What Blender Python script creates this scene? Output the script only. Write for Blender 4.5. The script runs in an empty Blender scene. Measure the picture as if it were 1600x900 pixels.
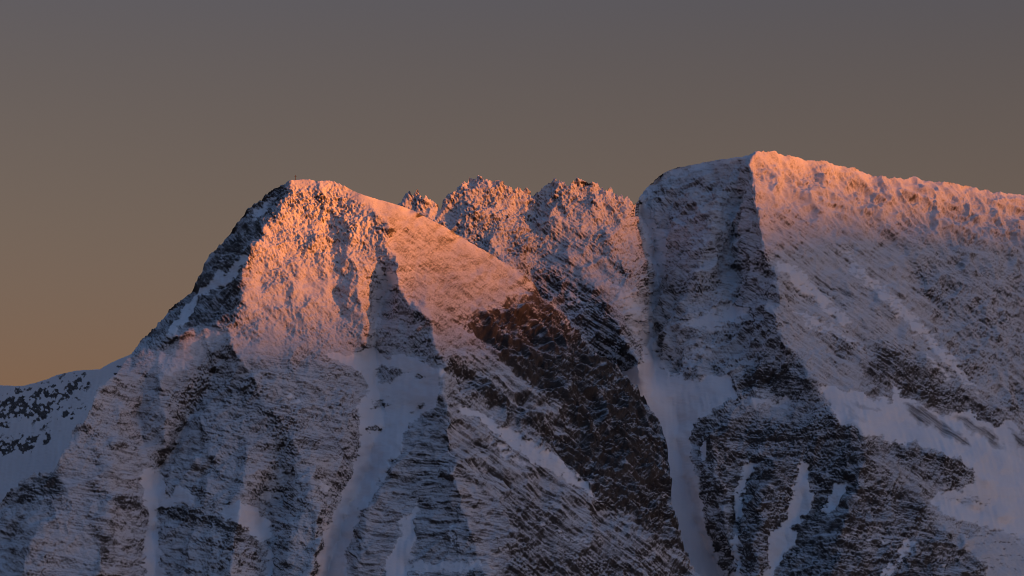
import bpy, math, time
import numpy as np

T0 = time.time()
sc = bpy.context.scene
COL = sc.collection
R = math.radians

# ------------------------------------------------------------------ camera
HFOV, PITCH = 22.0, 6.5
cam_d = bpy.data.cameras.new("camera")
cam = bpy.data.objects.new("camera", cam_d)
COL.objects.link(cam)
cam.location = (0, 0, 0)
cam.rotation_euler = (R(90 + PITCH), 0, 0)
cam_d.sensor_fit = 'HORIZONTAL'
cam_d.angle = R(HFOV)
cam_d.clip_start, cam_d.clip_end = 1.0, 200000.0
sc.camera = cam

# ------------------------------------------------------------------ sky, sun
SUN_AZ = 60.0        # degrees to the right of "straight behind the camera"
SUN_EL = 1.2
to_sun = np.array([math.sin(R(SUN_AZ)) * math.cos(R(SUN_EL)),
                   -math.cos(R(SUN_AZ)) * math.cos(R(SUN_EL)),
                   math.sin(R(SUN_EL))])
world = bpy.data.worlds.new("World")
sc.world = world
world.use_nodes = True
wn, wl = world.node_tree.nodes, world.node_tree.links
wn.clear()
w_out = wn.new("ShaderNodeOutputWorld")
w_bg = wn.new("ShaderNodeBackground")
sky = wn.new("ShaderNodeTexSky")
sky.sky_type = 'NISHITA'
sky.sun_disc = False
sky.sun_elevation = R(SUN_EL)
sky.sun_rotation = R(180.0 - SUN_AZ)
sky.altitude = 1500
sky.air_density, sky.dust_density, sky.ozone_density = 1.0, 3.0, 1.0
# grade of the clear dusk air, then the dome: warm belt low down, grey, deep blue overhead
w_mul = wn.new("ShaderNodeMixRGB"); w_mul.blend_type = 'MULTIPLY'; w_mul.inputs[0].default_value = 1.0
w_mul.inputs[2].default_value = (0.98, 0.70, 0.75, 1)
wl.new(sky.outputs[0], w_mul.inputs[1])
w_bg.inputs[1].default_value = 0.076
wl.new(w_mul.outputs[0], w_bg.inputs[0])
w_tc = wn.new("ShaderNodeTexCoord")
w_sep = wn.new("ShaderNodeSeparateXYZ"); wl.new(w_tc.outputs["Generated"], w_sep.inputs[0])
w_rp = wn.new("ShaderNodeValToRGB")
w_rp.color_ramp.interpolation = 'B_SPLINE'
els = [(0.0, (0.044, 0.020, 0.025)), (0.08, (0.036, 0.015, 0.019)), (0.14, (0.036, 0.022, 0.014)), (0.22, (0.016, 0.012, 0.010)),
       (0.45, (0.004, 0.028, 0.070)), (1.0, (0.006, 0.068, 0.180))]
cr_ = w_rp.color_ramp.elements
while len(cr_) < len(els):
    cr_.new(0.5)
for e_, (p_, c_) in zip(cr_, els):
    e_.position = p_; e_.color = (*c_, 1)
wl.new(w_sep.outputs[2], w_rp.inputs[0])
w_bg2 = wn.new("ShaderNodeBackground"); wl.new(w_rp.outputs[0], w_bg2.inputs[0])
w_add = wn.new("ShaderNodeAddShader")
wl.new(w_bg.outputs[0], w_add.inputs[0]); wl.new(w_bg2.outputs[0], w_add.inputs[1])
# broad afterglow filling the western sky round the setting sun
w_dot = wn.new("ShaderNodeVectorMath"); w_dot.operation = 'DOT_PRODUCT'
w_nrm = wn.new("ShaderNodeVectorMath"); w_nrm.operation = 'NORMALIZE'
wl.new(w_tc.outputs["Generated"], w_nrm.inputs[0])
wl.new(w_nrm.outputs[0], w_dot.inputs[0]); w_dot.inputs[1].default_value = to_sun.tolist()
w_max = wn.new("ShaderNodeMath"); w_max.operation = 'MAXIMUM'; w_max.inputs[1].default_value = 0.0
wl.new(w_dot.outputs["Value"], w_max.inputs[0])
w_pow = wn.new("ShaderNodeMath"); w_pow.operation = 'POWER'; w_pow.inputs[1].default_value = 4.5
wl.new(w_max.outputs[0], w_pow.inputs[0])
w_bg3 = wn.new("ShaderNodeBackground"); w_bg3.inputs[0].default_value = (0.34, 0.285, 0.262, 1)
wl.new(w_pow.outputs[0], w_bg3.inputs[1])
w_add2 = wn.new("ShaderNodeAddShader")
wl.new(w_add.outputs[0], w_add2.inputs[0]); wl.new(w_bg3.outputs[0], w_add2.inputs[1])
wl.new(w_add2.outputs[0], w_out.inputs[0])

sun_d = bpy.data.lights.new("sun", 'SUN')
sun_d.energy = 5.0
sun_d.angle = R(1.15)
sun_d.color = (1.0, 0.25, 0.02)
sun = bpy.data.objects.new("sun", sun_d)
COL.objects.link(sun)
from mathutils import Vector
sun.rotation_euler = Vector(to_sun.tolist()).to_track_quat('Z', 'Y').to_euler()
sun.location = (to_sun * 3000).tolist()

sc.cycles.use_denoising = True
sc.cycles.filter_width = 1.0
sc.view_settings.view_transform = 'Standard'
sc.view_settings.look = 'None'
sc.view_settings.gamma = 1.0
sc.view_settings.exposure = 0.5
sc.view_settings.use_curve_mapping = False

# ------------------------------------------------------------------ survey frame
# Surveyed points of the mountain are written as (u, v) bearings from the valley
# station plus a distance; place() turns them into metres.
F = 800.0 / math.tan(R(HFOV / 2))
cp, sp = math.cos(R(PITCH)), math.sin(R(PITCH))


def place(u, v, Y):
    """bearing + northing -> X, Y, Z in metres"""
    a = (u - 800.0) / F
    b = (450.0 - v) / F
    dy = cp - b * sp
    dz = sp + b * cp
    k = Y / dy
    return a * k, Y, dz * k


# ------------------------------------------------------------------ noise
rng = np.random.default_rng(7)
PERM = rng.permutation(256).astype(np.int32)
PERM = np.concatenate([PERM, PERM, PERM])
_g = rng.normal(size=(256, 3)).astype(np.float32)
GRAD = _g / np.linalg.norm(_g, axis=1, keepdims=True)
_a = rng.uniform(0, 2 * np.pi, 256)
GX2, GY2 = np.cos(_a).astype(np.float32), np.sin(_a).astype(np.float32)
GX3, GY3, GZ3 = GRAD[:, 0].copy(), GRAD[:, 1].copy(), GRAD[:, 2].copy()


def n2(x, y):
    x = np.asarray(x, np.float32); y = np.asarray(y, np.float32)
    xf, yf = np.floor(x), np.floor(y)
    xi, yi = xf.astype(np.int32) & 255, yf.astype(np.int32) & 255
    x = x - xf; y = y - yf
    sx = x * x * x * (x * (x * 6 - 15) + 10); sy = y * y * y * (y * (y * 6 - 15) + 10)
    p0, p1 = PERM[xi], PERM[xi + 1]
    h = PERM[p0 + yi]; a = GX2[h] * x + GY2[h] * y
    h = PERM[p1 + yi]; b = GX2[h] * (x - 1) + GY2[h] * y
    h = PERM[p0 + yi + 1]; c = GX2[h] * x + GY2[h] * (y - 1)
    h = PERM[p1 + yi + 1]; d = GX2[h] * (x - 1) + GY2[h] * (y - 1)
    a += (b - a) * sx; c += (d - c) * sx
    return (a + (c - a) * sy) * 1.5


def n3(x, y, z):
    x = np.asarray(x, np.float32); y = np.asarray(y, np.float32); z = np.asarray(z, np.float32)
    xf, yf, zf = np.floor(x), np.floor(y), np.floor(z)
    xi, yi, zi = xf.astype(np.int32) & 255, yf.astype(np.int32) & 255, zf.astype(np.int32) & 255
    x = x - xf; y = y - yf; z = z - zf
    sx = x * x * x * (x * (x * 6 - 15) + 10); sy = y * y * y * (y * (y * 6 - 15) + 10)
    sz = z * z * z * (z * (z * 6 - 15) + 10)
    out = None
    for dz in (0, 1):
        pl = None
        for dy in (0, 1):
            ln = None
            for dx in (0, 1):
                h = PERM[PERM[PERM[xi + dx] + yi + dy] + zi + dz]
                g = GX3[h] * (x - dx) + GY3[h] * (y - dy) + GZ3[h] * (z - dz)
                ln = g if ln is None else ln + (g - ln) * sx
            pl = ln if pl is None else pl + (ln - pl) * sy
        out = pl if out is None else out + (pl - out) * sz
    return out * 1.6


def fbm2(x, y, octs=4, gain=0.5):
    s = 0; a = 1.0; t = 0
    for i in range(octs):
        s = s + a * n2(x + 17.3 * i, y - 9.1 * i); t += a
        x = x * 2.03; y = y * 2.03; a *= gain
    return s / t


def sstep(a, b, x):
    t = np.clip((x - a) / (b - a), 0, 1)
    return t * t * (3 - 2 * t)


# ------------------------------------------------------------------ smooth surfaces through survey lines
SHARP = 0.55


def blur(a, r):
    r = int(round(r))
    if r < 1:
        return a
    for ax in (0, 1):
        for _ in range(2):
            pad = [(0, 0), (0, 0)]; pad[ax] = (r + 1, r)
            c = np.cumsum(np.pad(a, pad, mode='edge'), axis=ax)
            n = a.shape[ax]
            hi = np.take(c, np.arange(2 * r + 1, 2 * r + 1 + n), axis=ax)
            lo = np.take(c, np.arange(0, n), axis=ax)
            a = (hi - lo) / (2 * r + 1)
    return a


def ragged(line, amp=5.5, step=13.0):
    """break a surveyed line into short uneven steps"""
    out = [line[0]]
    for a, b in zip(line[:-1], line[1:]):
        n = max(1, int(math.hypot(b[0] - a[0], b[1] - a[1]) / step))
        for k in range(1, n + 1):
            t = k / n
            j = 0.0 if k == n and b is line[-1] else 1.0
            out.append((a[0] + (b[0] - a[0]) * t + j * amp * rng.uniform(-1, 1), a[1] + (b[1] - a[1]) * t + 0.4 * j * amp * rng.uniform(-1, 1),
                        a[2] + (b[2] - a[2]) * t + j * 1.2 * amp * rng.uniform(-1, 1)))
    return out


def membrane(lines, u0, u1, v0, v1, step=4.0, iters=(60, 80, 120, 200, 300)):
    """deviation field through ridge and gully lines (creased at the lines)"""
    nu, nv = int((u1 - u0) / step) + 1, int((v1 - v0) / step) + 1
    S = np.zeros((nv, nu)); W = np.zeros((nv, nu))
    for ln in lines:
        ln = ragged(ln)
        for (a, b) in zip(ln[:-1], ln[1:]):
            n = max(2, int(math.hypot(b[0] - a[0], b[1] - a[1]) / (step * 0.5)) + 1)
            t = np.linspace(0, 1, n)
            iu = np.round(((a[0] + (b[0] - a[0]) * t) - u0) / step).astype(int)
            iv = np.round(((a[1] + (b[1] - a[1]) * t) - v0) / step).astype(int)
            d = a[2] + (b[2] - a[2]) * t
            ok = (iu >= 0) & (iu < nu) & (iv >= 0) & (iv < nv)
            np.add.at(S, (iv[ok], iu[ok]), d[ok]); np.add.at(W, (iv[ok], iu[ok]), 1)
    levels = [(S, W)]
    for _ in range(len(iters) - 1):
        s, w = levels[-1]
        h, k = (s.shape[0] + 1) // 2, (s.shape[1] + 1) // 2
        s2 = np.zeros((h * 2, k * 2)); w2 = np.zeros((h * 2, k * 2))
        s2[:s.shape[0], :s.shape[1]] = s; w2[:w.shape[0], :w.shape[1]] = w
        levels.append((s2.reshape(h, 2, k, 2).sum((1, 3)), w2.reshape(h, 2, k, 2).sum((1, 3))))
    cur = None
    for lev, it in zip(range(len(levels) - 1, -1, -1), iters[::-1]):
        s, w = levels[lev]
        fix = w > 0
        val = np.where(fix, s / np.maximum(w, 1e-9), 0)
        if cur is None:
            cur = np.full(s.shape, val[fix].mean())
        else:
            cur = np.repeat(np.repeat(cur, 2, 0), 2, 1)[:s.shape[0], :s.shape[1]]
        cur = np.where(fix, val, cur)
        for _ in range(it):
            p = np.pad(cur, 1, mode='edge')
            nx = 0.25 * (p[:-2, 1:-1] + p[2:, 1:-1] + p[1:-1, :-2] + p[1:-1, 2:])
            cur = np.where(fix, val, nx)
    soft = blur(cur, 11)
    cur = cur + SHARP * (cur - soft)              # crisper ridges, deeper gullies
    for _ in range(1):
        p = np.pad(cur, 1, mode='edge')
        cur = 0.5 * cur + 0.125 * (p[:-2, 1:-1] + p[2:, 1:-1] + p[1:-1, :-2] + p[1:-1, 2:])
    return cur, (u0, v0, step)


def sample(grid, fr, u, v):
    u0, v0, st = fr
    x = np.clip((u - u0) / st, 0, grid.shape[1] - 1.001)
    y = np.clip((v - v0) / st, 0, grid.shape[0] - 1.001)
    xi, yi = x.astype(int), y.astype(int)
    fx, fy = x - xi, y - yi
    a = grid[yi, xi] * (1 - fx) + grid[yi, xi + 1] * fx
    b = grid[yi + 1, xi] * (1 - fx) + grid[yi + 1, xi + 1] * fx
    return a * (1 - fy) + b * fy


PU0, PU1, PV0, PV1, PST = -320, 1920, 200, 1100, 2.0
PG_U, PG_V = np.meshgrid(np.arange(PU0, PU1, PST), np.arange(PV0, PV1, PST))


def poly_mask(poly, feather=4):
    us = [p[0] for p in poly]; vs = [p[1] for p in poly]
    m = int(feather) * 4 + 4
    i0 = max(0, int((min(vs) - PV0 - m) / PST)); i1 = min(PG_U.shape[0], int((max(vs) - PV0 + m) / PST) + 1)
    j0 = max(0, int((min(us) - PU0 - m) / PST)); j1 = min(PG_U.shape[1], int((max(us) - PU0 + m) / PST) + 1)
    U, V = PG_U[i0:i1, j0:j1], PG_V[i0:i1, j0:j1]
    ins = np.zeros(U.shape, bool)
    for (x1, y1), (x2, y2) in zip(poly, poly[1:] + poly[:1]):
        if y1 == y2:
            continue
        c = ((y1 > V) != (y2 > V)) & (U < (x2 - x1) * (V - y1) / (y2 - y1) + x1)
        ins ^= c
    return (slice(i0, i1), slice(j0, j1)), blur(ins.astype(np.float64), feather / PST * 0.7)


PARTS = ['']


def paint(default, regions):
    ch = {k: np.full(PG_U.shape, float(x)) for k, x in default.items()}
    ch['part'] = np.zeros(PG_U.shape, np.int32)
    for reg in regions:
        poly, feather, par = reg[:3]
        if 'bias' in par and par.get('sm', 0) < 0.3:
            feather = feather * 2.6
        elif par.get('sm', 0) > 0.3:
            feather = feather * 1.5
        sl, m = poly_mask(poly, feather)
        for k, x in par.items():
            c = ch[k]
            c[sl] = c[sl] * (1 - m) + x * m
        if len(reg) > 3:
            PARTS.append(reg[3])
            c = ch['part']
            c[sl] = np.where(m > 0.5, len(PARTS) - 1, c[sl])
    return ch


# ------------------------------------------------------------------ materials
def mat_mountain():
    m = bpy.data.materials.new("snow_and_rock")
    m.use_nodes = True
    nt = m.node_tree; N, L = nt.nodes, nt.links
    N.clear()
    out = N.new("ShaderNodeOutputMaterial")
    at = N.new("ShaderNodeAttribute"); at.attribute_name = "snow"
    ar = N.new("ShaderNodeAttribute"); ar.attribute_name = "tint"
    geo = N.new("ShaderNodeNewGeometry")
    # fine break-up of the snow edge
    nz = N.new("ShaderNodeTexNoise"); nz.inputs["Scale"].default_value = 0.8
    nz.inputs["Detail"].default_value = 5; nz.inputs["Roughness"].default_value = 0.7
    L.new(geo.outputs["Position"], nz.inputs["Vector"])
    def lines(attr, rot, amt, prev):
        ab = N.new("ShaderNodeAttribute"); ab.attribute_name = attr
        mp = N.new("ShaderNodeMapping"); mp.inputs["Rotation"].default_value = (0, rot, 0)
        mp2 = N.new("ShaderNodeMapping"); mp2.inputs["Scale"].default_value = (0.032, 0.032, 0.36)
        L.new(geo.outputs["Position"], mp.inputs["Vector"]); L.new(mp.outputs[0], mp2.inputs["Vector"])
        tx = N.new("ShaderNodeTexNoise"); tx.inputs["Scale"].default_value = 1.0
        tx.inputs["Detail"].default_value = 3; tx.inputs["Roughness"].default_value = 0.65; tx.inputs["Distortion"].default_value = 0.4
        L.new(mp2.outputs[0], tx.inputs["Vector"])
        su = N.new("ShaderNodeMath"); su.operation = 'SUBTRACT'; su.inputs[1].default_value = 0.5
        L.new(tx.outputs["Fac"], su.inputs[0])
        mu = N.new("ShaderNodeMath"); mu.operation = 'MULTIPLY'
        L.new(su.outputs[0], mu.inputs[0]); L.new(ab.outputs["Fac"], mu.inputs[1])
        ma = N.new("ShaderNodeMath"); ma.operation = 'MULTIPLY_ADD'; ma.inputs[1].default_value = amt
        L.new(mu.outputs[0], ma.inputs[0]); L.new(prev, ma.inputs[2])
        return ma.outputs[0]
    base_s = lines("bedding", R(-9), 2.3, at.outputs["Fac"])
    base_s = lines("slabs", R(-37), 1.4, base_s)
    add = N.new("ShaderNodeMath"); add.operation = 'MULTIPLY_ADD'
    L.new(nz.outputs["Fac"], add.inputs[0]); add.inputs[1].default_value = 1.9
    L.new(base_s, add.inputs[2])
    mr = N.new("ShaderNodeMapRange"); mr.interpolation_type = 'SMOOTHSTEP'
    mr.inputs["From Min"].default_value = 1.20; mr.inputs["From Max"].default_value = 1.68
    L.new(add.outputs[0], mr.inputs["Value"])
    # rock
    rn = N.new("ShaderNodeTexNoise"); rn.inputs["Scale"].default_value = 0.06
    rn.inputs["Detail"].default_value = 8; rn.inputs["Roughness"].default_value = 0.65
    L.new(geo.outputs["Position"], rn.inputs["Vector"])
    cr = N.new("ShaderNodeValToRGB")
    e = cr.color_ramp.elements
    e[0].position = 0.3; e[0].color = (0.024, 0.023, 0.025, 1)
    e[1].position = 0.72; e[1].color = (0.092, 0.082, 0.077, 1)
    L.new(rn.outputs["Fac"], cr.inputs[0])
    rust = N.new("ShaderNodeMixRGB"); rust.inputs[2].default_value = (0.20, 0.065, 0.025, 1)
    L.new(ar.outputs["Fac"], rust.inputs[0]); L.new(cr.outputs[0], rust.inputs[1])
    # snow
    sn = N.new("ShaderNodeTexNoise"); sn.inputs["Scale"].default_value = 0.012
    sn.inputs["Detail"].default_value = 6
    L.new(geo.outputs["Position"], sn.inputs["Vector"])
    sr = N.new("ShaderNodeValToRGB")
    e = sr.color_ramp.elements
    e[0].position = 0.25; e[0].color = (0.74, 0.75, 0.79, 1)
    e[1].position = 0.75; e[1].color = (0.86, 0.86, 0.88, 1)
    L.new(sn.outputs["Fac"], sr.inputs[0])
    # rime dusted over the rock, bare where the wall is dark
    dm = N.new("ShaderNodeMapRange"); dm.interpolation_type = 'SMOOTHSTEP'
    dm.inputs["From Min"].default_value = 0.12; dm.inputs["From Max"].default_value = 0.62
    dm.inputs["To Max"].default_value = 0.40
    L.new(at.outputs["Fac"], dm.inputs["Value"])
    dust = N.new("ShaderNodeMixRGB"); dust.inputs[2].default_value = (0.80, 0.80, 0.83, 1)
    L.new(dm.outputs[0], dust.inputs[0]); L.new(rust.outputs[0], dust.inputs[1])
    mix = N.new("ShaderNodeMixRGB")
    # thin rime on the faces lets the rock show through; gullies and fields hold full snow
    cap = N.new("ShaderNodeMapRange"); cap.interpolation_type = 'SMOOTHSTEP'
    cap.inputs["From Min"].default_value = 0.72; cap.inputs["From Max"].default_value = 1.12
    cap.inputs["To Min"].default_value = 0.66; cap.inputs["To Max"].default_value = 1.0
    L.new(at.outputs["Fac"], cap.inputs["Value"])
    mcap = N.new("ShaderNodeMath"); mcap.operation = 'MULTIPLY'
    L.new(mr.outputs[0], mcap.inputs[0]); L.new(cap.outputs[0], mcap.inputs[1])
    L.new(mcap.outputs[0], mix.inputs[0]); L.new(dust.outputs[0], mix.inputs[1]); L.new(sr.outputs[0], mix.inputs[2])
    b = N.new("ShaderNodeBsdfPrincipled")
    b.inputs["Roughness"].default_value = 0.85
    b.inputs["Specular IOR Level"].default_value = 0.15
    L.new(mix.outputs[0], b.inputs["Base Color"])
    bn = N.new("ShaderNodeBump"); bn.inputs["Strength"].default_value = 0.35; bn.inputs["Distance"].default_value = 1.0
    L.new(nz.outputs["Fac"], bn.inputs["Height"]); L.new(bn.outputs[0], b.inputs["Normal"])
    L.new(b.outputs[0], out.inputs[0])
    return m


M_MTN = mat_mountain()


# ------------------------------------------------------------------ mountain builder
def profile(pts):
    p = np.array(pts, float)
    return lambda u: np.interp(u, p[:, 0], p[:, 1])


def make_object(name, V, quads, attrs, mat, parent=None):
    me = bpy.data.meshes.new(name)
    used = np.unique(quads)
    remap = np.full(len(V), -1, np.int32); remap[used] = np.arange(len(used), dtype=np.int32)
    q = remap[quads]
    tri = (q[:, 0] == q[:, 3]) | (q[:, 0] == q[:, 1]) | (q[:, 1] == q[:, 2]) | (q[:, 2] == q[:, 3])
    qq = q[~tri]
    tq = q[tri]
    a, b_, c, d = tq.T
    t3 = np.where((a == b_)[:, None], np.stack([a, c, d], 1), np.where((b_ == c)[:, None], np.stack([a, b_, d], 1), np.where(
        (c == d)[:, None], np.stack([a, b_, c], 1), np.stack([a, b_, c], 1))))
    t3 = t3[(t3[:, 0] != t3[:, 1]) & (t3[:, 1] != t3[:, 2]) & (t3[:, 0] != t3[:, 2])]
    loops = np.concatenate([qq.ravel(), t3.ravel()]).astype(np.int32)
    starts = np.concatenate([np.arange(0, qq.size, 4), qq.size + np.arange(0, t3.size, 3)]).astype(np.int32)
    me.vertices.add(len(used)); me.vertices.foreach_set("co", V[used].astype(np.float32).ravel())
    me.loops.add(len(loops)); me.loops.foreach_set("vertex_index", loops)
    me.polygons.add(len(starts))
    me.polygons.foreach_set("loop_start", starts)
    me.polygons.foreach_set("use_smooth", np.ones(len(starts), bool))
    for nm, arr in attrs.items():
        a = me.attributes.new(nm, 'FLOAT', 'POINT')
        a.data.foreach_set("value", arr[used].astype(np.float32))
    me.materials.append(mat)
    me.update(calc_edges=True)
    o = bpy.data.objects.new(name, me)
    COL.objects.link(o)
    if parent is not None:
        o.parent = parent
    return o


def make_parts(name, B, min_faces=60):
    """the body as one mesh, each named region of it as a child mesh"""
    q, fp = B['quads'], B['fpart'].copy()
    for k in np.unique(fp):
        if k and (fp == k).sum() < min_faces:
            fp[fp == k] = 0
    body = make_object(name, B['P'], q[fp == 0], B['attrs'], M_MTN)
    for k in np.unique(fp):
        if k:
            make_object(PARTS[k], B['P'], q[fp == k], B['attrs'], M_MTN, body)
    return body


def grid_normals(P):
    du = np.empty_like(P); dv = np.empty_like(P)
    du[:, 1:-1] = P[:, 2:] - P[:, :-2]; du[:, 0] = P[:, 1] - P[:, 0]; du[:, -1] = P[:, -1] - P[:, -2]
    dv[1:-1] = P[2:] - P[:-2]; dv[0] = P[1] - P[0]; dv[-1] = P[-1] - P[-2]
    n = np.cross(dv, du)
    ln = np.linalg.norm(n, axis=2, keepdims=True)
    n = np.where(ln > 1e-6, n / np.maximum(ln, 1e-6), np.array([0.0, -0.7, 0.7]))
    return n


def build(name, cols, top, bot, rows, Yfun, ch, seed, jag, tops_back=700.0):
    """rows x cols surface from the skyline down, rough rock relief, then the far side"""
    jagged = jag(cols)
    rj = lambda f, o: 0.5 - 2.0 * np.abs(n2(cols / f + seed + o, cols * 0 + 3.3 + o))
    vt = top(cols) - jagged * (1.5 * rj(15.0, 0) + 1.0 * rj(6.1, 2.2) + 0.55 * rj(2.9, 7.1))
    vb = bot(cols)
    vr = [vt.min()]
    while vr[-1] < vb.max():
        vr.append(vr[-1] + (rows if vr[-1] < 915 else min(12.0, (vr[-1] - vr[-2]) * 1.25)))
    vr = np.array(vr)
    U = np.repeat(cols[None], len(vr), 0)
    V = np.maximum(vr[:, None], vt[None])
    itop = np.clip(np.searchsorted(vr, vt, side='right') - 1, 0, len(vr) - 2)   # row that carries the skyline
    ibot = np.clip(np.searchsorted(vr, vb), 1, len(vr) - 1)
    # ragged look-up of the region maps
    wu = 7 * n2(U / 23 + seed, V / 23) + 3.5 * n2(U / 8.5, V / 8.5 + seed) + 1.6 * n2(U / 3.7, V / 3.7 + 5)
    wv = 7 * n2(U / 23 + 40, V / 23 + seed) + 3.5 * n2(U / 8.5 + 40, V / 8.5) + 1.6 * n2(U / 3.7 + 9, V / 3.7)
    fr = (PU0, PV0, PST)
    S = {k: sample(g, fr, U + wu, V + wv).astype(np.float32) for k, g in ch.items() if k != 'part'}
    gp = ch['part']
    part = gp[np.clip(((V + wv - PV0) / PST + 0.5).astype(int), 0, gp.shape[0] - 1), np.clip(((U + wu - PU0) / PST + 0.5).astype(int), 0, gp.shape[1] - 1)]
    Y = Yfun(U, V)
    X, Y, Z = place(U, V, Y)
    P = np.stack([X, Y, Z], 2)
    # smooth normal of the big form
    Nn = grid_normals(P)
    for _ in range(1):
        Nn = np.stack([blur(Nn[..., i], 6) for i in range(3)], 2)
    Nn /= np.linalg.norm(Nn, axis=2, keepdims=True)
    ed = n2(U / 17 + seed, V / 6.5) + 0.8 * n2(U / 6 + 3, V / 3.1 + seed) + 0.5 * n2(U / 2.6, V / 2.0)
    S['sm'] = np.where(S['sm'] > 0.02, sstep(0.22, 0.78, S['sm'] + 0.34 * ed * np.clip(4 * S['sm'] * (1.15 - S['sm']), 0, 1)) * np.clip(S['sm'] * 1.6, 0, 1), 0)
    S['bias'] = S['bias'] * np.clip(1.0 + 0.4 * n2(U / 30 + 9, V / 24 + seed) + 0.35 * n2(U / 11, V / 9 + 6), 0.15, 2.2)
    var = np.clip(0.95 + 0.7 * n2(U / 75 + 4 + seed, V / 48) + 0.4 * n2(U / 33, V / 24 + 2 + seed), 0.4, 1.6)   # craggy here, smoother there
    S['crag'] = S['crag'] * var
    S['diag'] = S['diag'] * np.clip(var, 0.5, 1.3)
    rough = np.clip(1 - S['sm'], 0, 1)
    # ---- buttress-scale relief
    wx = 14 * n3(X / 60, Y / 60, Z / 60 + seed)
    r1 = 1 - np.abs(n3((X + wx) / 62 + seed, Y / 62, Z / 150)) * 2.4
    r2 = 1 - np.abs(n3((X + 0.7 * wx) / 26 + seed, Y / 26, Z / 70)) * 2.4
    r3 = 1 - np.abs(n3((X + 0.4 * wx) / 12 + seed, Y / 12, Z / 34)) * 2.4
    d = (7.0 * (r1 - 0.4) + 3.4 * (r2 - 0.4) + 1.1 * (r3 - 0.4)) * S['rib'] * (0.25 + 0.75 * rough)
    # ---- diagonal slabs: ridges running down to the right
    ca, sa = math.cos(R(38)), math.sin(R(38))
    al = X * ca - Z * sa; ac = X * sa + Z * ca
    dg = n2(ac / 13 + 0.5 * n2(al / 60, ac / 30) + seed, al / 120) + 0.6 * n2(ac / 5.0 + seed * 2, al / 52) + 0.35 * n2(ac / 2.6, al / 25)
    dg = dg + 1.5 * n2(ac / 36 + seed + 0.6 * n2(al / 90, ac / 60), al / 260)
    d += 3.4 * dg * S['diag'] * (0.15 + 0.85 * rough)
    # ---- strata: ledges
    st = Z + S['dip'] * X + 5 * n3(X / 70, Y / 70, Z / 50 + 3) + 1.6 * n3(X / 17, Y / 17, Z / 15)
    led = 0
    for per, am in ((21.0, 0.45), (8.7, 0.55), (4.6, 0.5)):
        f = st / per + seed * 0.37
        lay = np.floor(f); f = f - lay
        saw = np.where(f < 0.72, f / 0.72, (1 - f) / 0.28) - 0.5      # cliff below, ledge on top
        mod = 0.35 + 1.3 * n2(X / (per * 3.0) + lay * 7.7, lay * 3.1 + Y / (per * 4))
        led = led - am * per * 0.20 * saw * np.clip(mod, 0, 1.4)
    d += led * S['strat'] * (0.06 + 0.94 * rough)
    # ---- crags: rounded blocks split by clefts, upright
    def q3(sc_, o):
        return n3((X + 0.4 * wx) / sc_ + o + seed, Y / sc_, Z / (sc_ * 1.6))
    crag = 0.6 * (0.45 - np.abs(q3(13.0, 0)) * 2.2) + 0.75 * (np.abs(q3(6.4, 11)) * 2.2 - 0.5) + 0.75 * (0.45 - np.abs(q3(3.6, 22)) * 2.2)
    d += 1.8 * crag * S['crag'] * rough
    # ---- fine grain everywhere, soft drifts on snow
    d += (0.35 * n3(X / 2.1, Y / 2.1, Z / 2.1) + 0.2 * n3(X / 1.2, Y / 1.2, Z / 1.2)) * (0.08 + 0.92 * rough) * S['grain']
    d += (1.6 * n2(X / 42 + seed, (Z + Y) / 75) + 0.8 * n2(X / 7 + 0.4 * n2(X / 30, Z / 30), Z / 70) + 0.35 * n2(X / 9, Z / 2.6 + 0.3 * n2(X / 20, Z / 9))) * (1 - rough)
    # grow relief in smoothly at the skyline row so the back can follow
    fade = np.clip(jagged / 2.0, 0.15, 1.0)[None]
    fade = fade + (1 - fade) * sstep(0, 34, V - vt[None])
    P = P + Nn * (d * fade)[..., None]
    N2 = grid_normals(P)
    nzv = N2[..., 2]
    hollow = blur(d, 3) - d
    bed = n2(X / 34 + seed, st / 2.7) + 0.7 * n2(X / 15, st / 1.35 + 5)
    slab = n2(al / 46 + seed, ac / 3.1) + 0.7 * n2(al / 22, ac / 1.6 + 5)
    band = n2(X / 260 + seed, st / 13.0) + 0.6 * n2(X / 120, st / 6.0 + 4)
    nzb = blur(nzv, 9)
    s = (nzv - nzb) * 0.85 + (nzb - 0.52) * 0.25 + 0.08 * n3(X / 70, Y / 70, Z / 55 + 9) - 0.03 * (var - 0.9) + 0.05 * n3(X / 12, Y / 12, Z / 12) \
        + 0.12 * n3(X / 3.2, Y / 3.2, Z / 3.2) + (0.17 * bed + 0.16 * band) * np.clip(S['strat'], 0, 1) + 0.30 * slab * np.clip(S['diag'], 0, 1)
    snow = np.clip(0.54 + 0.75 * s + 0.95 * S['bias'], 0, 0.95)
    cl = n3(X / 15 + 3, Y / 15, Z / 11) + 0.8 * n3(X / 7, Y / 7, Z / 6 + 2) + 0.35 * n3(X / 3.4, Y / 3.4, Z / 3.4)
    rocky = sstep(0.02, 0.30, cl + S['clump'] - 0.5) * np.clip(S['clump'] * 3, 0, 1)
    S['sm'] = S['sm'] * (1 - rocky)
    snow = snow * (1 - 0.6 * rocky)
    snow = snow + (1.25 - snow) * sstep(0.2, 0.95, S['sm'])
    snow = snow * (1 - S['scree'] * (0.9 + 0.25 * n2(ac / 4, al / 40)))
    # ---- far side of the mountain
    edge = P[itop, np.arange(P.shape[1])]
    back_s = np.array([3, 8, 18, 40, 90, 200, 420, tops_back])
    Bk = []
    for s_ in back_s[::-1]:
        Q = edge.copy()
        Q[:, 1] += s_
        Q[:, 2] -= 0.95 * s_ - 0.10 * s_ * n2(Q[:, 0] / 40, Q[:, 1] / 60)
        Bk.append(Q)
    Bk = np.stack(Bk, 0)
    P = np.concatenate([Bk, P], 0)
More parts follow.
